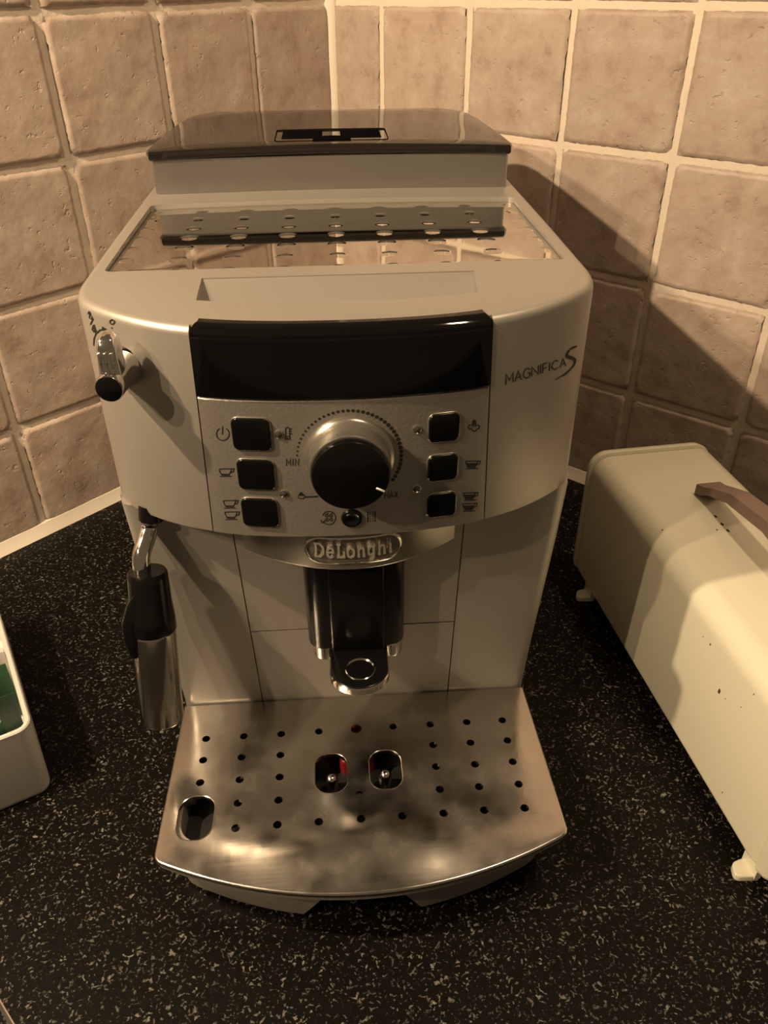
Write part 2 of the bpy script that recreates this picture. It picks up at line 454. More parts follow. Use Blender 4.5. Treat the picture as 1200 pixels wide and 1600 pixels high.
def bowb(x): return 0.0065*(1-(x/bx_)**2)
ins_poly = [(-fx, fy), (fx, fy), (bx_, by_)]+[(bx_*(1-2*k/16), by_+bowb(bx_*(1-2*k/16))) for k in range(1, 16)]+[(-bx_, by_)]
ins = round_poly(ins_poly, [0.004, 0.004, 0.004]+[0]*15+[0.004], 4)
bm = bmesh.new(); add_prism(bm, ins, 0.3015, 0.33)
c2 = to_mesh('c', bm)
# handle recess in the top
H1, H2 = on_top(313, 468), on_top(755, 457); H3, H4 = on_top(318, 432), on_top(750, 425)
hx = (abs(H1.x)+abs(H2.x))/2+0.0015; hy = (H1.y+H2.y)/2; hx2 = (abs(H3.x)+abs(H4.x))/2; hy2 = (H3.y+H4.y)/2
print('handle', hx, hy, hx2, hy2)
NH = 12
hp = [(-hx+2*hx*i/NH, hy-0.0065*(1-(2*i/NH-1)**2)) for i in range(NH+1)]+[(hx2, hy2), (-hx2, hy2)]
bm = bmesh.new()
add_loft(bm, [[(x, y, z) for x, y in hp] for z in (0.33, )]+[[(x*0.985, y if y < hy+0.004 else y, 0.3035 if y > hy+0.004 else 0.2945) for x, y in hp]])
c3 = to_mesh('c', bm)
shell = cut(shell, [c1, c2, c3])
housing = link('housing', shell, M['silver'], mc, 32, SH)

# smoked display strip and silver control panel
def curved_plate(name, z0, z1, material, proud=0.0008, thick=0.003, rc=0.0, chamfer=0.0, parent=None, nx=40):
    bm = bmesh.new()
    zs = [z0, z0+0.0006]+[z0+(z1-z0)*k/6 for k in range(1, 6)]+[z1-0.0006, z1]
    rows = []
    for k, z in enumerate(zs):
        dy = -proud + (0.0005 if k in (0, len(zs)-1) else 0)
        row = []
        for i in range(nx+1):
            u = -1+2*i/nx; x = u*hw_panel(z); e = 0.0004 if i in (0, nx) else 0
            row.append((x, front(x)+dy+e, z))
        rows.append(row)
    if chamfer:
        for (dz, dyy) in ((0.0016, 0.0006), (0.0034, 0.0022), (0.0046, 0.0044), (0.0049, 0.0066)):
            rows.append([(max(-1, min(1, -1+2*i/nx))*(hw_panel(z1)-(0.0032 if dz > 0.0047 else 0.0020 if dz > 0.004 else 0.0007 if dz > 0.003 else 0.0)), front(hw_panel(z1)*(-1+2*i/nx))-proud+dyy, z1+dz) for i in range(nx+1)])
    # close the back
    rows.append([(x, y+thick, z) for x, y, z in rows[-1]]); rows.insert(0, [(x, y+thick, z) for x, y, z in rows[0]])
    vs = [[bm.verts.new(p) for p in r] for r in rows]
    for a, b in zip(vs, vs[1:]):
        for i in range(nx): bm.faces.new((a[i], a[i+1], b[i+1], b[i]))
    for side in (0, nx): bm.faces.new([r[side] for r in vs])
    bm.faces.new(vs[0]+list(reversed(vs[-1])))
    return mp_(name, bm, material, parent, 30)
display = curved_plate('display_strip', ZSP+0.0003, ZGT-0.0052, M['blackglass'], 0.0014, chamfer=0.0045)
display['label'] = 'glossy black display strip across the front'
panel = curved_plate('control_panel', ZB, ZSP-0.0003, M['panel'], 0.0006)
panel['label'] = 'textured silver control panel with black buttons'

# lip under the panel with the maker's emblem
LZ0 = 0.1670
bm = bmesh.new(); xl = 0.057
NX = 30
lo = [(-xl+2*xl*i/NX, lipf(-xl+2*xl*i/NX)) for i in range(NX+1)]+[(xl, -0.545), (-xl, -0.545)]
add_prism(bm, lo, LZ0, ZB+0.001, 0, 0.0012, 4)
lip = mp_('brew_head_lip', bm, M['lip'])

# printing: strokes traced on the front
def stroke_bm(bm, pts, w, surf, closed=False):
    """flat ribbon along 2D points (X,z) laid on the surface y=surf(X)"""
    P = [V(p) for p in pts]
    P2 = [P[0]]
    for a, b in zip(P, P[1:]):
        if (b-a).length < 1e-7: continue
        k = max(1, int((b-a).length/0.0025))
        P2 += [a+(b-a)*(i/k) for i in range(1, k+1)]
    P = P2; n = len(P); L = []; R = []
    for i in range(n):
        a = P[i-1] if (i > 0 or closed) else P[i]; c = P[(i+1) % n] if (i < n-1 or closed) else P[i]
        if closed and i == 0: a = P[-2] if (P[-1]-P[0]).length < 1e-7 else P[-1]
        if closed and i == n-1 and (P[-1]-P[0]).length < 1e-7: c = P[1]
        d1 = (P[i]-a); d2 = (c-P[i]); d1 = d1.normalized() if d1.length > 1e-9 else d2.normalized(); d2 = d2.normalized() if d2.length > 1e-9 else d1
        t = d1+d2; t = t.normalized() if t.length > 1e-6 else d1
        nn = V((-t.y, t.x)); k = 1/max(0.5, nn.dot(V((-d1.y, d1.x))))
        ww = w[min(i, len(w)-1)] if isinstance(w, list) else w
        L.append(P[i]+nn*ww/2*k); R.append(P[i]-nn*ww/2*k)
    lv = [bm.verts.new((p.x, surf(p.x), p.y)) for p in L]; rv = [bm.verts.new((p.x, surf(p.x), p.y)) for p in R]
    for i in range(n-1): bm.faces.new((rv[i], rv[i+1], lv[i+1], lv[i]))
def fill_bm(bm, pts, surf): bm.faces.new([bm.verts.new((x, surf(x), z)) for x, z in pts])
def circ(cx, cy, r, a0=0, a1=360, n=20, ry=None):
    ry = ry or r
    return [(cx+r*math.cos(math.radians(a0+(a1-a0)*k/n)), cy+ry*math.sin(math.radians(a0+(a1-a0)*k/n))) for k in range(n+1)]
def C2(x, y): return (280+x/2.3077, 470+y/2.3077)          # reading frame of the control panel close-up
def PR(name, strokes, fills=(), w=0.00055, conv=C2, proud=0.00068, mapper=on_front, fn=front, parent=None, mtl='print'):
    bm = bmesh.new(); s = lambda X: fn(X)-proud
    for st in strokes:
        ww = w
        if isinstance(st, tuple): st, ww = st
        stroke_bm(bm, [mapper(*conv(*p)) for p in st], ww, s)
    for f in fills: fill_bm(bm, [mapper(*conv(*p)) for p in f], s)
    for f in bm.faces:
        f.normal_update()
        if f.normal.y > 0: f.normal_flip()
    me = bpy.data.meshes.new(name); bm.to_mesh(me); bm.free()
    return link(name, me, M[mtl], parent or panel, 38, SH)
PR('power_icon', [circ(158, 478, 23, -60, 240), [(157, 450), (157, 480)]])
PR('thermometer_icon', [circ(391, 495, 9, -120-90, 60-90+60, 14, 9), [(384, 490), (384, 458), (391, 453), (398, 458), (398, 490)], [(399, 460), (407, 459)], [(399, 469), (405, 468)], [(399, 478), (407, 477)]], [circ(391, 495, 5, 0, 330, 10)])
def cup(x, y, full, s=1.0):
    def q(a, b): return (x+a*s, y+b*s)
    st = [[q(-24, -13), q(-22, -3), q(-15, 9), q(10, 9), q(17, -3), q(20, -14), q(-24, -13)], [q(19, -13), q(29, -14), q(26, -3), q(16, 0)], [q(-22, 14), q(21, 13)]]
    fl = [[q(-17, 4), q(-13, 10), q(8, 10), q(13, 4)]] if not full else [[q(-22, -6), q(-15, 9), q(10, 9), q(18, -7)]]
    return st, fl
for nm, lst, full in (('one_cup_icon', [(169, 617)], 0), ('two_cups_icon', [(184, 731), (189, 772)], 0), ('long_cup_icon', [(1056, 589)], 1), ('two_long_cups_icon', [(1048, 703), (1045, 742)], 1)):
    st, fl = [], []
    for x, y in lst:
        a, b = cup(x, y, full); st += a; fl += b
    PR(nm, st, fl)
PR('steam_icon', [[(1051, 445), (1044, 447), (1041, 455), (1047, 460), (1053, 459), (1060, 468), (1068, 467), (1073, 460), (1081, 457), (1081, 448), (1073, 445)], [(1055, 452), (1059, 428)], [(1062, 452), (1063, 426)], [(1069, 451), (1067, 428)]])
PR('ground_coffee_icon', [[(428, 703), (433, 710), (447, 711), (454, 704), (500, 702)], [(454, 706), (500, 704)]], [[(427, 700), (440, 685), (453, 698), (455, 702)]])
PR('rinse_icon', [circ(540, 780, 24, 150, -160, 22), [(510, 788), (517, 798), (524, 789)], circ(532, 772, 5, 0, 360, 8), circ(547, 772, 5, 0, 360, 8), circ(532, 787, 5, 0, 360, 8), circ(548, 786, 5, 0, 360, 8), [(532, 766), (538, 762)], [(547, 766), (552, 762)]])
PR('descale_icon', [[(680, 757), (680, 795)], [(706, 755), (706, 793)]]+[[(686, 760+8*k), (690, 759+8*k)] for k in range(5)]+[[(696, 760+8*k), (700, 759+8*k)] for k in range(5)], w=0.0006)
# letters as strokes (unit box 0..1, y down)
GL = {'M': [[(0, 1), (0, 0), (.5, .7), (1, 0), (1, 1)]], 'I': [[(.5, 0), (.5, 1)]], 'N': [[(0, 1), (0, 0), (1, 1), (1, 0)]], 'A': [[(0, 1), (.5, 0), (1, 1)], [(.2, .65), (.8, .65)]],
      'X': [[(0, 0), (1, 1)], [(1, 0), (0, 1)]], 'G': [[(.95, .2), (.75, .03), (.45, 0), (.12, .2), (0, .5), (.12, .8), (.45, 1), (.8, .95), (.98, .8), (.98, .52), (.6, .52)]],
      'F': [[(0, 1), (0, 0), (1, 0)], [(0, .5), (.9, .5)]], 'C': [[(1, .15), (.7, 0), (.4, .02), (.1, .25), (0, .5), (.1, .78), (.4, .98), (.7, 1), (1, .85)]]}
def word(txt, p0, p1, h0, h1, widths, gap=0.35):
    """strokes for a word running from p0 to p1 (baseline-left/right pixel points), letter heights in pixels"""
    tot = sum(widths)+gap*(len(txt)-1); pos = 0; out = []
    for ch, w in zip(txt, widths):
        for s in GL[ch]:
            st = []
            for (a, b) in s:
                t = (pos+a*w)/tot; h = h0+(h1-h0)*t
                st.append((p0[0]+(p1[0]-p0[0])*t, p0[1]+(p1[1]-p0[1])*t-(1-b)*h))
            out.append(st)
        pos += w+gap
    return out
PR('min_lettering', word('MIN', (387, 592), (431, 592), 25, 25, [1.1, .2, .9], .55), w=0.0005)
PR('max_lettering', word('MAX', (741, 709), (787, 706), 23, 22, [1.1, 1, .9], .4), w=0.0005)
def IDP(x, y): return (x, y)
def C7(x, y): return (700+x/4, 450+y/4)
PR('model_lettering', word('MAGNIFICA', (362, 602), (738, 487), 64, 52, [1.1, 1.0, 1.05, 1.0, .12, .7, .12, .95, .95], .28), conv=C7, proud=0.0002, parent=housing, w=0.00055)
sp = spline([V((*p, 0)) for p in [(806, 363), (775, 375), (748, 402), (745, 425), (775, 437), (795, 455), (780, 490), (735, 535), (668, 573)]], 5)
PR('model_s_lettering', [([(p.x, p.y) for p in sp], [0.0006]+[0.0010]*8+[0.0016]*22+[0.0012]*6+[0.0005]*3)], conv=C7, proud=0.0002, parent=housing)
def C3(x, y): return (100+x/4, 450+y/4)
PR('steam_knob_symbols', [circ(301, 212, 14, 0, 360, 14), [(185, 360), (187, 320), (198, 288), (225, 262), (258, 255)], [(240, 243), (262, 256), (243, 262), (240, 243)],
   [(158, 145), (150, 158), (166, 162), (158, 145)], [(160, 164), (158, 185), (172, 196), (176, 180), (164, 168)], [(184, 190), (164, 228)], [(182, 235), (176, 260), (184, 272), (196, 255), (190, 232), (182, 235)], [(180, 252), (194, 248)], [(192, 278), (204, 262)]],
   [circ(299, 249, 5, 0, 330, 8)], conv=C3, proud=0.0002, parent=housing, w=0.0006)

# dial scale
P0, P1_, P2_ = on_front(*C2(425, 555)), on_front(*C2(608, 394)), on_front(*C2(800, 562))
def circ3(a, b, c):
    ax, ay = a; bx, by = b; cx, cy = c; d = 2*(ax*(by-cy)+bx*(cy-ay)+cx*(ay-by))
    ux = ((ax*ax+ay*ay)*(by-cy)+(bx*bx+by*by)*(cy-ay)+(cx*cx+cy*cy)*(ay-by))/d
    uy = ((ax*ax+ay*ay)*(cx-bx)+(bx*bx+by*by)*(ax-cx)+(cx*cx+cy*cy)*(bx-ax))/d
    return ux, uy, math.hypot(ax-ux, ay-uy)
DX, DZ, DR = circ3(P0, P1_, P2_)
print('dial', DX, DZ, DR)
pe = on_front(*C2(781, 648))
a0 = math.atan2(P0[1]-DZ, P0[0]-DX); a1 = math.atan2(pe[1]-DZ, pe[0]-DX)
if a0 < 0: a0 += 2*PI
bm = bmesh.new(); ND = 40
for k in range(ND):
    t = k/(ND-1); a = a0+(a1-a0)*t; rr = 0.00050+0.00050*min(1, t*1.4)
    fill_bm(bm, [(DX+DR*math.cos(a)+rr*math.cos(2*PI*i/10), DZ+DR*math.sin(a)+rr*math.sin(2*PI*i/10)) for i in range(10)], lambda X: front(X)-0.00068)
for f in bm.faces:
    f.normal_update()
    if f.normal.y > 0: f.normal_flip()
me = bpy.data.meshes.new('dial_scale'); bm.to_mesh(me); bm.free()
link('dial_scale_dots', me, M['print'], panel, 38, SH)
# rotary dial
yd = front(DX)-0.0006
dm = axis_mtx((DX, yd, DZ), (0, -1, 0))
bm = bmesh.new(); add_lathe(bm, [(0.0212, -0.001), (0.0212, 0.0012), (0.0204, 0.0026), (0.0192, 0.0034), (0.0187, 0.0050), (0.0187, 0.0125), (0.0183, 0.0134), (0.0172, 0.0136), (0.0, 0.0136)], dm, 64)
dial = mp_('dial', bm, M['chrome'] if 0 else M['lip'])
bm = bmesh.new(); add_lathe(bm, [(0.0174, 0.0130), (0.0177, 0.0138), (0.0177, 0.0162), (0.0172, 0.0171), (0.0160, 0.0175), (0.0, 0.0177)], dm, 64)
cap = mp_('dial_cap', bm, M['black'], dial)
pk = on_y(590.5, 763, yd-0.0172); kx, kz = pk.x-MX, pk.z
ka = math.atan2(kz-DZ, kx-DX)
bm = bmesh.new(); add_box(bm, 0.0128, 0.0172, -0.0005, 0.0005, 0.0172, 0.0180, 0.0003, 1)
bm.transform(dm @ Matrix.Rotation(-(ka) if False else 0, 4, 'Z'))
# rotate about the dial axis so that it points to MAX
bm.transform(Matrix.Translation((DX, 0, DZ)) @ Matrix.Rotation(-ka, 4, 'Y') @ Matrix.Translation((-DX, 0, -DZ)))
if False: pass
mp_('pointer', bm, M['white'], dial)

# buttons, indicator lights
def button(px, py, wpx, hpx, nm='button'):
    a = on_front(px-wpx/2, py+hpx/2*0.98); b = on_front(px+wpx/2, py-hpx/2*0.98); c = on_front(px, py)
    w = abs(b[0]-a[0])/2; h = abs(b[1]-a[1])/2; x, z = c
    sl = 2.6*x+440*x**3; yy = front(x)
    mt = axis_mtx((x, yy, z), (sl, -1, 0))
    bmw = bmesh.new(); add_prism(bmw, rrect(-w-0.0004, w+0.0004, -h-0.0004, h+0.0004, 0.0034), 0, 0.0011, 0.0003); bmw.transform(mt)
    o = mp_(nm, bmw, M['chrome'] if 0 else M['lip'], panel)
    b2 = bmesh.new(); add_prism(b2, rrect(-w, w, -h, h, 0.0031), 0, 0.0019, 0.0006); b2.transform(mt)
    mp_('button_cap', b2, M['black'], o)
    return o
for (x, y, w, h) in ((262, 478, 127, 113), (279, 623, 121, 105), (293, 759, 118, 97), (953, 453, 115, 116), (948, 597, 112, 108), (943, 731, 108, 100)):
    p = C2(x, y); button(p[0], p[1], w/2.3077, h/2.3077)
p = on_front(*C2(622, 780)); bm = bmesh.new()
add_lathe(bm, [(0.0052, 0), (0.0052, 0.0012), (0.0047, 0.0020), (0.0036, 0.0022), (0.0026, 0.0016), (0.0, 0.0013)], axis_mtx((p[0], front(p[0]), p[1]), (0, -1, 0)), 28)
mp_('rinse_button', bm, M['black'], panel)
for (x, y) in ((359, 479), (378, 692), (856, 461), (855, 674)):
    p = on_front(*C2(x, y)); bm = bmesh.new(); sl = 2.6*p[0]+440*p[0]**3
    mt = axis_mtx((p[0], front(p[0]), p[1]), (sl, -1, 0))
    add_lathe(bm, [(0.0022, 0), (0.0022, 0.0010), (0.0018, 0.0012), (0.0017, 0.0009)], mt, 18)
    o = mp_('indicator_light', bm, M['lip'], panel)
    bm = bmesh.new(); add_lathe(bm, [(0.0017, 0.0004), (0.0015, 0.0014), (0.0008, 0.0018), (0, 0.0019)], mt, 14); mp_('lens', bm, M['led'], o)

# emblem on the lip
def on_lip(px, py): return on_curve(px, py, lipf)
e0 = on_lip(476, 862); e1 = on_lip(628, 855); et = on_lip(552, 836); eb = on_lip(552, 882)
ex = (e0[0]+e1[0])/2; ez = (et[1]+eb[1])/2; ew = (e1[0]-e0[0])/2; eh = (et[1]-eb[1])/2*0.93
print('emblem', ex, ez, ew, eh)
def lipmap(x, y, z): return (x, lipf(x)-z, y)
def bent(outline, z0, z1, r):
    b = bmesh.new(); add_prism(b, outline, z0, z1, r, 0, 3, lipmap); return b
oval = round_poly([(ex-ew, ez-eh), (ex+ew, ez-eh), (ex+ew, ez+eh), (ex-ew, ez+eh)], eh*0.98, 10)
dens = []
for i in range(len(oval)):
    a, b = V(oval[i]), V(oval[(i+1) % len(oval)]); k = max(1, int((b-a).length/0.003)); dens += [tuple(a+(b-a)*(j/k)) for j in range(k)]
# rim ring
bm = bmesh.new(); rings = []
for ins_, hgt in ((0, 0), (0, 0.0008), (0.0004, 0.0013), (0.0010, 0.0015), (0.0015, 0.0008), (0.0016, 0.0003), (0.0016, 0.0)):
    rings.append([lipmap(x, y, hgt) for x, y in offset2d(dens, ins_)])
add_loft(bm, rings, False, False)
emb = mp_('emblem', bm, M['chrome'], lip)
# slab-serif letters DēLonghi: strokes in a unit box (x 0..1, y 0 bottom .. 1 cap height), with serifs
def slabs(*s): return list(s)
EL = {
 'D': (1.25, [[(.18, 0), (.18, 1)], [(.18, .95), (.6, .95), (.88, .75), (.95, .5), (.88, .25), (.6, .05), (.18, .05)], [(0, .05), (.3, .05)], [(0, .95), (.3, .95)]]),
 'e': (.95, [[(.1, .38), (.9, .38), (.85, .6), (.55, .70), (.2, .6), (.08, .36), (.2, .1), (.55, .02), (.9, .12)], [(.2, .9), (.85, .9)]]),
 'L': (1.05, [[(.28, 0), (.28, 1)], [(.05, .95), (.55, .95)], [(.05, .05), (.92, .05), (.92, .35)]]),
 'o': (.95, [[(.5, .70), (.15, .58), (.06, .36), (.15, .1), (.5, .02), (.85, .1), (.94, .36), (.85, .58), (.5, .70)]]),
 'n': (1.05, [[(.2, 0), (.2, .66)], [(.05, .66), (.25, .66)], [(.2, .5), (.5, .68), (.78, .6), (.82, .4), (.82, 0)], [(.04, .04), (.38, .04)], [(.66, .04), (1, .04)]]),
 'g': (1.0, [[(.5, .70), (.18, .58), (.1, .38), (.18, .15), (.5, .06), (.76, .16), (.8, .4), (.76, .6), (.5, .70)], [(.8, .66), (.8, -.1), (.6, -.26), (.2, -.22)], [(.78, .66), (1, .66)]]),
 'h': (1.05, [[(.2, 0), (.2, 1)], [(.03, .95), (.25, .95)], [(.2, .5), (.5, .68), (.78, .6), (.82, .4), (.82, 0)], [(.04, .04), (.38, .04)], [(.66, .04), (1, .04)]]),
 'i': (.6, [[(.5, 0), (.5, .66)], [(.22, .66), (.5, .66)], [(.2, .04), (.85, .04)], [(.38, .9), (.62, .9)]])}
txt = 'DeLonghi'; tw = sum(EL[c][0] for c in txt)+0.32*7
hh = eh*1.02; sc_ = (ew*2*0.80)/tw; xx = ex-ew*0.80; base = ez-eh*0.40
for ch in txt:
    w, sts = EL[ch]; b = bmesh.new()
    for st in sts:
        pts = [(xx+p[0]*w*sc_, base+p[1]*hh) for p in st]
        n0 = len(b.verts)
        b2 = bmesh.new(); stroke_bm(b2, pts, 0.0011, lambda X: lipf(X)-0.0021)
        ex_ = bmesh.ops.extrude_face_region(b2, geom=b2.faces[:]); 
        for v in [g for g in ex_['geom'] if isinstance(g, bmesh.types.BMVert)]: v.co.y += 0.0023
        merge(b, b2)
    mp_('emblem_letter', b, M['letter'], emb)
    xx += (w+0.32)*sc_

# hopper box and smoked lid
LW = 0.1164
def arc_front(hw, yf, yb, bow, rc, n=24):
    pts = [(-hw+2*hw*i/n, yf+bow*(1-(2*i/n-1)**2)*1.0) for i in range(n+1)]
    pts[0] = (pts[0][0]+rc*0.3, pts[0][1]+0.0008); pts[-1] = (pts[-1][0]-rc*0.3, pts[-1][1]+0.0008)
    hb = hw-0.010
    bk = [(hw, yf+rc*0.8), (hw-0.0015, yf+0.035), (hb+0.003, yb-0.045), (hb, yb-0.03)]+[(hb-0.03+0.03*math.cos(a), yb-0.03+0.03*math.sin(a)) for a in [PI/2*k/6 for k in range(1, 7)]]
    bk2 = [(-x, y) for x, y in reversed(bk)]
    return pts+bk+bk2
bo = arc_front(LW, -0.351, -0.213, 0.0055, 0.006)
bm = bmesh.new(); add_prism(bm, bo, 0.3030, 0.3275, 0, 0, 3)
hop = mp_('bean_hopper', bm, M['silver_box'])
# raised rim between the cup plate and the hopper
lo_ = arc_front(0.1187, -0.3533, -0.2110, 0.0055, 0.007)
def crown(x, y): return 0.0018*(1-(x/0.122)**2)+0.030*(y+0.353)+0.0020
bm = bmesh.new(); rings = []
for ins_, z in ((0.0012, 0.3249), (0, 0.3260), (0, 0.3292), (0.0008, 0.3304), (0.0025, 0.3309)):
    rings.append([(x, y, z+crown(x, y)) for x, y in offset2d(lo_, ins_)])
for sc_l in (0.8, 0.55, 0.3, 0.1):
    rings.append([(x*sc_l, -0.281+(y+0.281)*sc_l, 0.3311+crown(x*sc_l, -0.281+(y+0.281)*sc_l)) for x, y in offset2d(lo_, 0.0025)])
add_loft(bm, rings)
lidm = to_mesh('lid', bm)
g0 = V((0, -0.302)); 
def on_lid(px, py):
    z = 0.3345
    for _ in range(60):
        p = on_z(px, py, z); z = .5*z+.5*(0.3311+crown(p.x-MX, p.y))
    return p.x-MX, p.y
q0, q1, q2, q3 = on_lid(428, 222), on_lid(608, 218), on_lid(605, 198), on_lid(430, 200)
print('grip', q0, q1, q2, q3)
ZG = 0.3318
gx = (abs(q0[0])+abs(q1[0]))/2; gy0 = (q0[1]+q1[1])/2; gy1 = min((q2[1]+q3[1])/2, gy0+0.042)
gcx = (q0[0]+q1[0])/2
bm = bmesh.new(); add_prism(bm, rrect(gcx-gx, gcx+gx, gy0, gy1, 0.003), 0.3310, 0.347); cg = to_mesh('c', bm)
lidm = cut(lidm, [cg]); lid = link('hopper_lid', lidm, M['lid'], hop, 30, SH)
lid['label'] = 'glossy smoked black lid of the bean hopper'
zg = 0.3290+0.001
bm = bmesh.new(); add_prism(bm, rrect(gcx-gx+0.0008, gcx+gx-0.0008, gy0+0.0008, gy1-0.0008, 0.0025), 0.3305, 0.3356)
grip = mp_('grip_plate', bm, M['lid'], hop)
ns = 6
for k in range(ns):
    yk = gy0+0.010+(gy1-gy0-0.014)*k/(ns-1)
    for s in (-1, 1):
        bm = bmesh.new(); add_box(bm, gcx+s*(gx*0.52)-gx*0.36, gcx+s*(gx*0.52)+gx*0.36, yk-0.0013, yk+0.0013, 0.3354, 0.3360, 0.0002, 1)
        mp_('grip_slot', bm, M['notch'], grip)
bm = bmesh.new(); hn = [(gcx+0.0125*math.cos(a), gy0+0.0008+0.012*math.sin(a)) for a in [PI*k/16 for k in range(17)]]
add_prism(bm, hn, 0.3353, 0.3366, 0.0004); mp_('finger_notch', bm, M['notch'], grip)

# cup warming plate with embossed dimples
bm = bmesh.new(); NXp, NYp = 280, 150; cy0, cy1 = fy+0.0006, by_-0.0006
colx = [(-4+i)*(0.0275) for i in range(9)]; rowy = [cy0+0.004+(cy1-cy0-0.008)*k/6 for k in range(7)]
grid = []
for j in range(NYp+1):
    y_ = cy0+(cy1-cy0)*j/NYp; t = (y_-fy)/(by_-fy); hwx = (fx+(bx_-fx)*t)-0.0006; row = []
    for i in range(NXp+1):
        x = -hwx+2*hwx*i/NXp; y = y_+max(0, bowb(x))*t; jj = min(range(7), key=lambda k: abs(rowy[k]-y))
        ii = min(range(9), key=lambda k: abs(colx[k]-x))
        d = math.hypot((x-colx[ii])/0.0045, (y-rowy[jj])/0.0045)
        b = 0.00038*(1-d*d) if d < 1 else 0
        row.append(bm.verts.new((x, y, 0.3024+(ztop(y)-0.3050)*0.6+b)))
    grid.append(row)
for j in range(NYp):
    for i in range(NXp): bm.faces.new((grid[j][i], grid[j][i+1], grid[j+1][i+1], grid[j+1][i]))
cw = mp_('cup_warmer_plate', bm, M['mirror']); cw['label'] = 'mirror-polished cup plate with embossed dimples'

# lower body
YB = -0.552
def lower_ring(z, hw): 
    r = 0.006
    o = [(-hw+r*1.2, YB), (hw-r*1.2, YB)]+[(hw-r*1.2+r*1.2*math.sin(a), YB+r*(1-math.cos(a))) for a in [PI/2*k/4 for k in range(1, 5)]]+[(hw, -0.24), (-hw, -0.24)]+[(-hw+r*1.2-r*1.2*math.sin(a), YB+r*(1-math.cos(a))) for a in [PI/2*k/4 for k in range(4, 0, -1)]]
    return [(x, y, z) for x, y in o]
bm = bmesh.new()
prof = [(0.004, 0.1080), (0.02, 0.1080), (0.045, 0.1082), (0.08, 0.1105), (0.12, 0.1140), (0.16, 0.1174), (0.1955, 0.1196)]
add_loft(bm, [lower_ring(z, h) for z, h in prof])
lowm = to_mesh('lower_body', bm)
sxt, sxb = 0.0637, 0.0575       # seam half-widths at top and bottom of the container door
def seam(pts, w=0.0007):
    b = bmesh.new()
    for (x0, z0), (x1, z1) in pts:
        d = V((x1-x0, z1-z0)).normalized(); n_ = V((-d.y, d.x))*w/2
        q4 = [V((x0, z0))+n_, V((x1, z1))+n_, V((x1, z1))-n_, V((x0, z0))-n_]
        add_loft(b, [[(p.x, YB-0.002, p.y) for p in q4], [(p.x, YB+0.0025, p.y) for p in q4]])
    return to_mesh('c', b)
lowm = cut(lowm, [seam([((-sxt, 0.2), (-sxb, 0.0))]), seam([((sxt, 0.2), (sxb, 0.0))]), seam([((-0.0603, 0.1030), (0.0603, 0.1030))], 0.0009)])
low = link('lower_body', lowm, M['silver'], mc, 30, SH)
for s in (-1, 1):
    bm = bmesh.new(); rg = []
    for z, h in prof[3:]: rg.append([(s*(h+0.0), YB+0.010, z), (s*(h+0.0022), YB+0.012, z), (s*(h+0.0022), -0.25, z), (s*h, -0.25, z)])
    add_loft(bm, rg); mp_('side_panel', bm, M['silver'])

bm = bmesh.new(); add_box(bm, 0.118, 0.1262, -0.522, -0.512, 0.188, 0.1955, 0.0015); mp_('hinge_nub', bm, M['silver'])
# coffee spout
bm = bmesh.new()
blk = round_poly([(-0.0283, -0.5725), (0.0270, -0.5725), (0.0270, -0.551), (-0.0283, -0.551)], [0.0095, 0.0095, 0.001, 0.001], 7)
SX = 0.0022
zb = on_y(555, 1012, -0.5715).z; print('spout bottom', zb)
add_prism(bm, [(x+SX, y) for x, y in blk], zb, LZ0+0.0006, 0, 0.002)
spout = mp_('coffee_spout', bm, M['black'])
bm = bmesh.new()
fp = rrect(SX-0.0150, SX+0.0150, zb-0.001, LZ0-0.0005, 0.003)
add_prism(bm, [(x, y) for x, y in fp], 0, 0.003, 0.0012, 0, 3, lambda x, y, z: (x, -0.5722-z, y))
mp_('spout_front', bm, M['black'], spout)
zt = zb+0.0015
tf = on_z(560, 1076, zt); print('tongue front', tf)
tl = tf.y; R_ = 0.0157
to = [(SX+R_*math.cos(a), tl+R_*0.92+R_*0.92*math.sin(a)) for a in [PI+PI*k/20 for k in range(21)]]+[(SX+R_, -0.570), (SX-R_, -0.570)]
bm = bmesh.new(); add_prism(bm, to, zt-0.0052, zt, 0.0010, 0.0008); tm = to_mesh('t', bm)
hc = (SX+0.0005, tl+R_*0.92)
bm = bmesh.new(); add_lathe(bm, [(0.0080, zt-0.0035), (0.0080, zt+0.01)], Matrix.Translation((hc[0], hc[1], 0)), 32); ch_ = to_mesh('c', bm)
tm = cut(tm, [ch_]); tong = link('spout_slider', tm, M['black'], spout, 35, SH)
bm = bmesh.new(); add_lathe(bm, [(0.0084, zt-0.0002), (0.0084, zt+0.0003), (0.0080, zt+0.0005), (0.0077, zt+0.0003), (0.0077, zt-0.0008)], Matrix.Translation((hc[0], hc[1], 0)), 40); mp_('hole_ring', bm, M['chrome'], spout)
bm = bmesh.new(); pth = [(x, y, zt-0.0026) for x, y in [(SX-R_-0.0002, -0.572)]+[(SX+(R_+0.0002)*math.cos(a), tl+R_*0.92+(R_*0.92+0.0002)*math.sin(a)) for a in [PI+PI*k/24 for k in range(25)]]+[(SX+R_+0.0002, -0.572)]]
rg = []
for i, p in enumerate(pth):
    t = (V(pth[min(i+1, len(pth)-1)])-V(pth[max(i-1, 0)])).normalized(); nrm = V((t.y, -t.x, 0))
    rg.append([V(p)+nrm*a+V((0, 0, b)) for a, b in ((0, -0.0022), (0.0007, -0.0018), (0.0007, 0.0018), (0.0, 0.0024), (-0.0006, 0.0022), (-0.0006, -0.0022))])
add_loft(bm, rg); mp_('chrome_trim', bm, M['chrome'], spout)
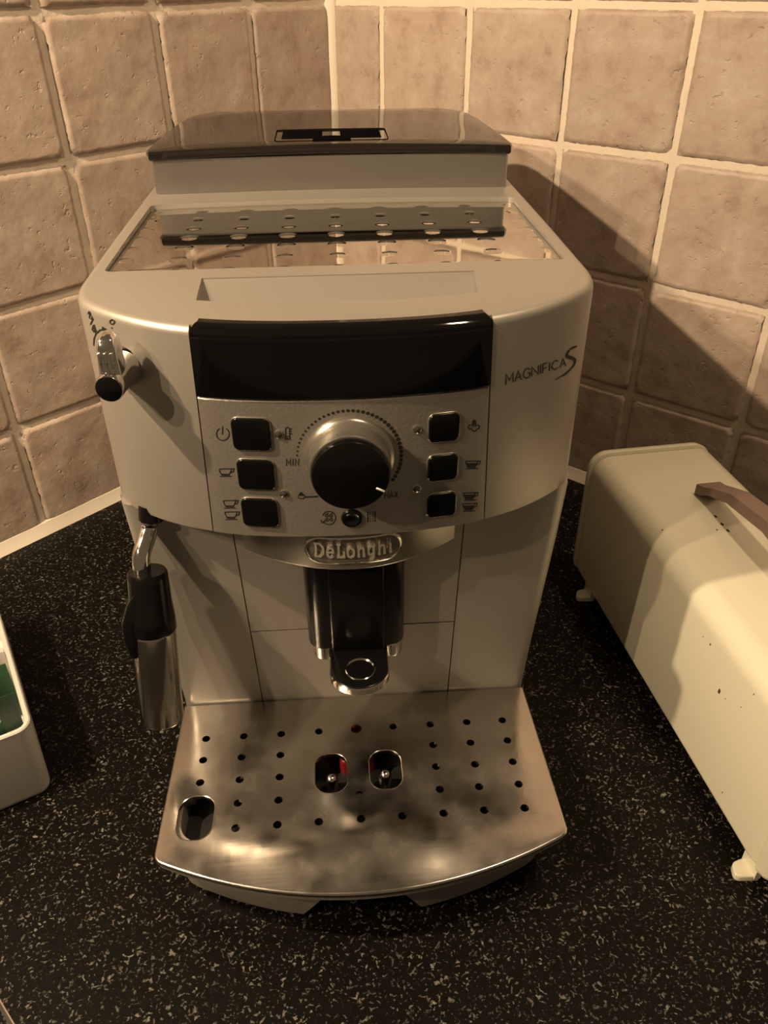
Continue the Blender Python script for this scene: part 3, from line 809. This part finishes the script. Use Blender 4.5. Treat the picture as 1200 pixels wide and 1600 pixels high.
for s in (-1, 1):
    bm = bmesh.new(); add_lathe(bm, [(0.0042, -0.0100), (0.0060, -0.0104), (0.0063, -0.0095), (0.0063, 0.004), (0.0042, 0.004)], Matrix.Translation((SX+s*0.0196, -0.5632, zb)), 24)
    mp_('nozzle', bm, M['steel'], spout)

# drip tray -------------------------------------------------------------
ZP = 0.045
def tray_outline(hwb, hwf, yb, yc, yf, rc):
    """straight sides, bowed front"""
    N = 28; fr = [(-hwf+2*hwf*i/N, yc+(yf-yc)*(1-(2*i/N-1)**2)) for i in range(N+1)]
    pts = [(-hwb, yb)]+fr+[(hwb, yb)]
    rad = [0.0015]+[rc]+[0]*(N-1)+[rc]+[0.0015]
    # round only the two front corners by hand
    out = []
    n = len(pts)
    for i in range(n):
        if i in (1, n-2):
            p = V(pts[i]); a = (V(pts[i-1])-p).normalized()*rc; b = (V(pts[i+1])-p).normalized()*rc*0.75
            for k in range(7):
                t = k/6; out.append(tuple((1-t)**2*(p+a)+2*t*(1-t)*p+t*t*(p+b)))
        else:
            if i in (2, n-3) and rc > 0.006: continue
            out.append(pts[i])
    return out
po = tray_outline(0.1078, 0.1095, YB-0.0005, -0.6585, -0.6845, 0.0055)
bm = bmesh.new(); add_prism(bm, po, ZP-0.0022, ZP, 0.0014, 0.0)
platem = to_mesh('plate', bm)
C6 = lambda x, y: (220+x/1.7143, 1060+y/1.7143)
rows = [[(175, 162), (276, 155), (376, 149), (477, 142), (577, 135), (676, 129), (775, 123), (873, 117), (968, 112)],
        [(167, 219), (270, 211), (374, 205), (783, 178), (883, 172), (982, 166)],
        [(159, 279), (265, 271), (372, 264), (791, 236), (895, 230), (996, 223)],
        [(260, 334), (369, 326), (586, 311), (801, 297), (906, 290), (1012, 283)],
        [(254, 401), (366, 392), (477, 384), (590, 376), (701, 368), (811, 361), (920, 353), (1028, 347)]]
def on_plate(x, y): p = on_z(*C6(x, y), ZP); return (p.x-MX, p.y)
bm = bmesh.new()
for r in rows:
    for (x, y) in r:
        c = on_plate(x, y); rad = 0.0033 if (x, y) == (577, 135) else 0.00235
        add_lathe(bm, [(rad, ZP-0.01), (rad, ZP+0.01)], Matrix.Translation((c[0], c[1], 0)), 18)
slots = []
for (x, y, w, h) in ((510, 255, 86, 104), (656, 245, 86, 104), (147, 375, 96, 116)):
    a, b = on_plate(x-w/2, y), on_plate(x+w/2, y); c, d = on_plate(x, y-h/2), on_plate(x, y+h/2)
    hx_ = (b[0]-a[0])/2; hy_ = (c[1]-d[1])/2; cx_, cyy = (a[0]+b[0])/2, (c[1]+d[1])/2; slots.append((cx_, cyy, hx_, hy_))
    add_prism(bm, rrect(cx_-hx_, cx_+hx_, cyy-hy_, cyy+hy_, min(hx_, hy_)*0.86, 8), ZP-0.01, ZP+0.01)
ch = to_mesh('c', bm); platem = cut(platem, [ch])
tray = link('drip_plate', platem, M['plate'], mc, 35, SH); tray['label'] = 'perforated stainless steel drip plate'
# rolled rims of the openings
for (cx_, cyy, hx_, hy_) in slots:
    bm = bmesh.new(); o_ = rrect(cx_-hx_, cx_+hx_, cyy-hy_, cyy+hy_, min(hx_, hy_)*0.86, 8); rg = []
    for d, z in ((-0.0005, ZP-0.0002), (-0.0003, ZP+0.0003), (0.0001, ZP+0.0001), (0.0002, ZP-0.0018)): rg.append([(x, y, z) for x, y in offset2d(o_, d)])
    add_loft(bm, rg, False, False); mp_('slot_rim', bm, M['steel'], tray)
# plastic tray under the plate: rim, well, base with finger notch
bm = bmesh.new()
o1 = tray_outline(0.1070, 0.1085, YB-0.0005, -0.6575, -0.6835, 0.0055)
o1i = offset2d(o1, 0.004)
add_loft(bm, [[(x, y, z) for x, y in o] for o, z in ((o1i, ZP-0.0026), (o1, ZP-0.0026), (o1, ZP-0.0062), (offset2d(o1, 0.0012), ZP-0.0075), (o1i, ZP-0.0075))], False, False)
base_rim = mp_('tray_rim', bm, M['silver'])
bm = bmesh.new()
o2 = tray_outline(0.1000, 0.1020, YB-0.0005, -0.6440, -0.6720, 0.012)
o2i = offset2d(o2, 0.003)
add_loft(bm, [[(x, y, z) for x, y in o] for o, z in ((o2i, ZP-0.0030), (o2, ZP-0.0030), (o2, 0.0045), (offset2d(o2, 0.0012), 0.0025), (offset2d(o2, 0.02), 0.0025))], False, False)
bm2 = bmesh.new(); add_prism(bm2, o2, 0.0025, ZP-0.0030, 0, 0.001); bs = to_mesh('b', bm2)
bm.free()
bm3 = bmesh.new(); add_prism(bm3, offset2d(o2, 0.003), 0.010, 0.1); wl = to_mesh('c', bm3)
bmn = bmesh.new(); nn_ = [(-0.0345, -0.01), (-0.0345, 0.0025), (-0.024, 0.020), (-0.010, 0.0262), (0.010, 0.0262), (0.021, 0.020), (0.0305, 0.0025), (0.0305, -0.01)]
add_loft(bmn, [[(x, -0.72, z) for x, z in nn_], [(x, -0.652, z*0.9) for x, z in nn_]]); nc = to_mesh('c', bmn)
bs = cut(bs, [wl])
bs = cut(bs, [nc])
base = link('drip_tray', bs, M['silver'], mc, 30, SH)
bm = bmesh.new(); add_prism(bm, offset2d(o2, 0.0034), 0.0265, 0.0275); 
well = mp_('tray_well', bm, M['blackmatt'], base)
for k, (x, y) in enumerate(((512, 292), (655, 281))):
    p = on_z(*C6(x, y), 0.032); bm = bmesh.new()
    add_lathe(bm, [(0.0040, 0.0272), (0.0040, 0.0375), (0.0033, 0.0398), (0.0018, 0.0410), (0, 0.0414)], Matrix.Translation((p.x-MX, p.y+0.001, 0)), 20)
    mp_('contact_pin', bm, M['steel'], base)
pr = on_z(*C6(578, 200), 0.034); bm = bmesh.new()
add_prism(bm, rrect(pr.x-MX-0.0105, pr.x-MX+0.0105, pr.y-0.010, pr.y+0.019, 0.004), 0.0274, 0.0385, 0.002)
mp_('water_float', bm, M['red'], base)
for (x, y) in ((-0.085, -0.60), (0.085, -0.60), (-0.085, -0.27), (0.085, -0.27)):
    bm = bmesh.new(); add_lathe(bm, [(0.007, 0.0), (0.0075, 0.0008), (0.0075, 0.0045)], Matrix.Translation((x, y, 0)), 18); mp_('foot', bm, M['blackmatt'])

# steam knob on the left shoulder
kp = on_front(196, 571); sl = 2.6*kp[0]+440*kp[0]**3; kn = V((-0.08, -1, 0)).normalized()
print('knob', kp, kn)
k0 = V((kp[0], front(kp[0]), kp[1])); km = axis_mtx(k0, kn)     # local x: horizontal tangent, y: up, z: outwards
bm = bmesh.new(); add_lathe(bm, [(0.0092, -0.004), (0.0092, 0.0022), (0.0086, 0.0030), (0.0, 0.0030)], km, 36); gk = mp_('steam_knob_collar', bm, M['black'])
bm = bmesh.new(); add_lathe(bm, [(0.0086, 0.0024), (0.0085, 0.0045), (0.0074, 0.0110), (0.0064, 0.0155), (0.0063, 0.021), (0.0062, 0.0245), (0.0058, 0.0252)], km, 36); sk = mp_('steam_knob', bm, M['chrome'])
bm = bmesh.new(); add_lathe(bm, [(0.0058, 0.0244), (0.0056, 0.0254), (0.004, 0.0260), (0, 0.0263)], km, 30); mp_('knob_end_cap', bm, M['black'], sk)
# lever fin: tapered paddle rising from the barrel
bm = bmesh.new()
fin = [(0.012, 0.0000, 0.0050, 0.0062), (0.0118, 0.006, 0.0047, 0.0060), (0.0115, 0.011, 0.0043, 0.0060), (0.0110, 0.0160, 0.0040, 0.0056), (0.0106, 0.0190, 0.0034, 0.0046), (0.0104, 0.0205, 0.0020, 0.0026)]
rg = []
for (zc, yy, hx_, hz) in fin:
    o_ = rrect(-hx_, hx_, -hz, hz, min(hx_, hz)*0.55, 4); rg.append([(x, yy, zc+0.004+z) for x, z in o_])
add_loft(bm, rg); bm.transform(km); lev = mp_('knob_lever', bm, M['chrome'], sk)
for k in (-1, 0, 1):
    bm = bmesh.new(); add_box(bm, k*0.0026-0.0007, k*0.0026+0.0007, 0.006, 0.0150, 0.0180, 0.0222, 0.0004, 1)
    bm.transform(km); mp_('lever_rib', bm, M['chrome'], sk)

# steam wand and frother
wt0 = on_y(234, 818, -0.5565); wt1 = on_y(229, 840, -0.561); wt2 = on_y(221, 868, -0.568); wt3 = on_y(222, 896, -0.571)
def ML(p): return V((p.x-MX, p.y, p.z))
bm = bmesh.new(); add_tube(bm, spline([ML(wt0)+V((0.003, 0.001, 0.016)), ML(wt0), ML(wt1), ML(wt2), ML(wt3)], 8), [0.0040]*9+[0.0047]*24, 16)
wand = mp_('steam_wand', bm, M['chrome'])
bm = bmesh.new(); add_lathe(bm, [(0.0066, -0.004), (0.0066, 0.004), (0.0058, 0.005), (0.003, 0.0)], axis_mtx(ML(wt0)+V((0.0015, 0.002, 0.006)), V((-0.1, -0.25, -1))), 24); mp_('wand_socket', bm, M['black'], wand)
fa = ML(on_y(230, 893, -0.571)); fb = ML(on_y(254, 1122, -0.592))
print('frother', fa, fb, (fb-fa).length)
ax = (fb-fa).normalized(); Lf = (fb-fa).length; fm = axis_mtx(fa, ax, (0, -1, 0))
bm = bmesh.new(); add_lathe(bm, [(0.0040, -0.0005), (0.0096, -0.0005), (0.0104, 0.001), (0.0106, 0.004), (0.0112, 0.018), (0.0121, 0.026), (0.0124, 0.0335), (0.0118, 0.0345), (0.005, 0.0345)], fm, 36); fh = mp_('frother_grip', bm, M['black'], wand)
# side wing of the grip
bm = bmesh.new()
wg = [(0.004, 0.006), (0.012, 0.016), (0.0165, 0.026), (0.0165, 0.036), (0.0135, 0.046), (0.0085, 0.047), (0.004, 0.030)]
wr = [[V((0, 0, 0)) for _ in wg] for _ in range(2)]
lx = (V((-1, 0, 0))-ax*V((-1, 0, 0)).dot(ax)).normalized(); ly = ax.cross(lx).normalized()
if ly.y > 0: ly = -ly
for s_, off in enumerate((-0.001, 0.010)):
    wr[s_] = [fa+lx*(a if s_ == 0 else a*0.75+0.001)+ax*b+ly*off for a, b in wg]
add_loft(bm, wr); bmesh.ops.bevel(bm, geom=bm.edges[:], offset=0.0012, segments=2, affect='EDGES', profile=0.5); mp_('frother_wing', bm, M['black'], wand)
bm = bmesh.new(); add_lathe(bm, [(0.0106, 0.031), (0.0116, 0.033), (0.0118, 0.036), (0.0118, Lf-0.001), (0.0114, Lf), (0.0100, Lf), (0.0100, Lf-0.01)], fm, 44); mp_('frother_sleeve', bm, M['steel'], wand)

# ------------------------------------------------------------------ BREAD BIN (cream tin with handle)
BW, BH, BL = 0.098, 0.1095, 0.296
ang = math.radians(5.4)
B0 = on_z(1188, 1372, 0.012); B1 = on_z(897, 880, 0.012); print('bin', B0, B1)
# local frame: x across (0..BW), y along (0 front .. BL back), z up from feet
bb = empty('bread_bin', (B0.x, B0.y-0.004, 0), 'long cream enamel tin bin with brown strap handle beside the coffee machine', 'bread bin', ang)
BZ = 0.010
prof_o = round_poly([(0, BZ), (BW, BZ), (BW, BZ+BH), (0, BZ+BH)], [0.006, 0.006, 0.0145, 0.0145], 8)
def bin_loft(ys_off):
    rings = []
    for y, d in ys_off: rings.append([(x, y, z) for x, z in offset2d(prof_o, d)])
    b = bmesh.new(); add_loft(b, rings); return b
bm = bin_loft([(0.010, 0.004), (0.0105, 0.0022), (0.0125, 0.0008), (0.016, 0.0), (0.1, 0), (0.2, 0), (BL-0.016, 0.0), (BL-0.0125, 0.0008), (BL-0.0105, 0.0022), (BL-0.010, 0.004)])
bmesh.ops.translate(bm, verts=bm.verts[:], vec=(0, 0, 0))
body = part('bin_body', bm, M['enamel'], bb)
for nm, a, b_ in (('end_cap', 0.0, 0.0098), ('end_cap', BL-0.0098, BL)):
    inner_first = a > 0.1
    yy = [(a, 0.006), (a+0.0012, 0.002), (a+0.0035, 0.0004), (b_-0.0015, -0.0008), (b_-0.0004, -0.0006), (b_, 0.0006), (b_, 0.004)]
    if inner_first: yy = [(a, 0.004), (a, 0.0006), (a+0.0004, -0.0006), (a+0.0015, -0.0008), (b_-0.0035, 0.0004), (b_-0.0012, 0.002), (b_, 0.006)]
    bm = bin_loft(yy); part(nm, bm, M['enamel'], bb)
# feet: small tabs that stick out
for y in (0.006, BL-0.045):
    for s in (0, 1):
        bm = bmesh.new(); x0 = -0.0085 if s == 0 else BW-0.004
        o_ = round_poly([(x0, y+0.005), (x0+0.0145, y+0.003), (x0+0.0145, y+0.016), (x0+0.003, y+0.014)], [0.003, 0.001, 0.001, 0.005], 4)
        add_prism(bm, o_, 0.0, 0.004, 0.001)
        add_box(bm, x0+0.0108, x0+0.0145, y+0.003, y+0.016, 0.002, BZ+0.001)
        part('foot', bm, M['enamel'], bb)
# handle
hx0 = BW*0.60; zt_ = BZ+BH
yc1, yc0 = BL*0.735, BL*0.265
def hsec(y, z, w, t, tilt): 
    o_ = rrect(-w, w, -t, t, t*0.22, 2); c_, s_ = math.cos(tilt), math.sin(tilt)
    return [(hx0+a, y-b*s_, z+b*c_) for a, b in o_]
hs_ = []
path = [(yc1+0.004, zt_+0.0042, 0.0092, 0.0042, 0), (yc1-0.002, zt_+0.0058, 0.0084, 0.0046, .25), (yc1-0.011, zt_+0.0105, 0.0072, 0.0046, .42), (yc1-0.03, zt_+0.0175, 0.0068, 0.0046, .25), ((yc0+yc1)/2, zt_+0.0225, 0.0068, 0.0046, 0)]
path = path+[(yc0+yc1-y, z, w, t, -k) for y, z, w, t, k in reversed(path[:-1])]
for p in path: hs_.append(hsec(*p))
bm = bmesh.new(); add_loft(bm, hs_)
hd = part('handle', bm, M['strap'], bb); hd['label'] = 'worn brown carrying handle'
# chips in the enamel: top holes near the handle and dents on the side
from math import radians
rb = random.Random(3)
Rb = Matrix.Rotation(-ang, 3, 'Z')
def chip(px, py, on, r1, r2):
    if on == 'top':
        p = on_z(px, py, zt_); q = Rb @ (p-bb.location); lo, nrm = V((q.x, q.y, zt_)), V((0, 0, 1))
    else:
        d = Rb @ ray(px, py); o_ = Rb @ (CAM-bb.location); t = -o_.x/d.x; q = o_+d*t; lo, nrm = V((0, q.y, q.z)), V((-1, 0, 0))
        if q.z > zt_-0.0145 or q.z < BZ: print('chip off', px, py, q.z); return
    b = bmesh.new(); n = 9
    ring = [(r1*math.cos(2*PI*k/n)*rb.uniform(.7, 1.1), r2*math.sin(2*PI*k/n)*rb.uniform(.7, 1.1), 0.00025) for k in range(n)]
    low_ = [(x*1.15, y*1.15, -0.0002) for x, y, _ in ring]
    add_loft(b, [low_, ring]); b.transform(axis_mtx(lo, nrm, (0, 1, 0) if on == 'top' else (0, 0, 1)))
    part('enamel_chip', b, M['chip'], bb)
for (px, py) in ((1118, 807), (1128, 819), (1137, 829)): chip(px, py, 'top', 0.0009, 0.0017)
for (px, py, r) in ((1120, 828, 0.0006), (1142, 769, 0.0006), (1035, 828, 0.0005)): chip(px, py, 'top', r, r)
chip(1124, 1080, 'side', 0.0011, 0.0020)
for (px, py, r) in ((1110, 1007, 0.0009), (1129, 1238, 0.0006), (1134, 1092, 0.0004), (1158, 1105, 0.0004), (1141, 1027, 0.0005), (1099, 995, 0.0004), (1127, 1001, 0.0004), (1173, 1041, 0.0005), (1178, 1085, 0.0005)): chip(px, py, 'side', r*0.6, r)

# ------------------------------------------------------------------ STORAGE BOX with tea bags
KX = on_z(58, 1232, 0.0); KT = on_z(46, 1131, 0.060)
KB = on_z(0, 972, 0.060)
dv = (KB-KT); dv.z = 0; th = math.atan2(dv.y, dv.x)-PI/2; print('box', KX, KT, math.degrees(th))
sb = empty('storage_box', (KT.x+0.002, KT.y-0.002, 0), 'white plastic open box holding green tea sachets left of the coffee machine', 'box', th)
BWd, BLn, BHt = 0.085, 0.165, 0.060
bo_ = rrect(-BWd, 0, 0, BLn, 0.009, 6)
bm = bmesh.new()
rg = [[(x, y, 0.0) for x, y in offset2d(bo_, 0.004)], [(x, y, 0.0015) for x, y in offset2d(bo_, 0.002)], [(x, y, 0.004) for x, y in offset2d(bo_, 0.0012)], [(x, y, BHt-0.004) for x, y in bo_],
      [(x, y, BHt-0.0008) for x, y in offset2d(bo_, -0.0004)], [(x, y, BHt) for x, y in offset2d(bo_, 0.0004)], [(x, y, BHt) for x, y in offset2d(bo_, 0.0022)], [(x, y, BHt-0.001) for x, y in offset2d(bo_, 0.003)], [(x, y, 0.003) for x, y in offset2d(bo_, 0.0042)]]
add_loft(bm, rg); part('box_shell', bm, M['box'], sb)
dvd = on_z(5, 1012, 0.058); dl = Matrix.Rotation(-th, 3, 'Z') @ (dvd-sb.location); print('divider', dl)
bm = bmesh.new(); add_box(bm, -BWd+0.0035, -0.0035, dl.y-0.0025, dl.y+0.0025, 0.004, BHt-0.003, 0.001); part('divider', bm, M['box'], sb)
def sachet(y, x, tilt, hgt, tag, lab, w=0.05, rz=0.0, gm='green'):
    R = Matrix.Rotation(th, 3, 'Z'); pos = sb.location+R @ V((x, y, 0.0035))
    e = empty('tea_sachet', pos, lab, 'tea sachet', th+rz, 'tea sachets in the white box')
    bm = bmesh.new(); rg = []
    for k in range(7):
        t = k/6; z = hgt*t; d = 0.0004+0.0022*math.sin(PI*t)
        rg.append([(xx*w/2, yy*d*(1-0.5*abs(xx))+tilt*z, z) for xx, yy in ((-1, -1), (-.4, -1), (.4, -1), (1, -1), (1, 1), (.4, 1), (-.4, 1), (-1, 1))])
    add_loft(bm, rg); part('sachet_envelope', bm, M[gm], e)
    if tag:
        bm = bmesh.new(); add_box(bm, w/2-0.012, w/2-0.001, tilt*hgt-0.0009, tilt*hgt+0.0009, hgt-0.004, hgt+0.0015, 0.0004, 1); part('sachet_tag', bm, M['paper'], e)
    return e
sachet(dl.y-0.008, -0.036, -0.05, 0.050, False, 'green tea sachet right against the divider of the white box', 0.062)
sachet(dl.y-0.020, -0.036, -0.16, 0.036, False, 'short dark green tea sachet second from the divider of the white box', 0.058, 0.04, 'green2')
sachet(dl.y-0.048, -0.042, -0.22, 0.049, True, 'green tea sachet with white tag leaning in the middle of the white box', 0.052, 0.1)
sachet(0.034, -0.035, -0.30, 0.034, True, 'low dark green tea sachet with white tag near the front wall of the white box', 0.058, -0.05, 'green2')
sachet(0.022, -0.035, -0.12, 0.030, False, 'lowest green tea sachet behind the pale paper sachet in the white box', 0.058)
sachet(0.013, -0.048, -0.05, 0.044, False, 'pale paper tea sachet next to the front wall of the white box', 0.046, 0.0, 'paper')
sachet(0.008, -0.035, 0.0, 0.022, False, 'short dark green tea sachet tucked against the front wall of the white box', 0.056, 0.0, 'green2')
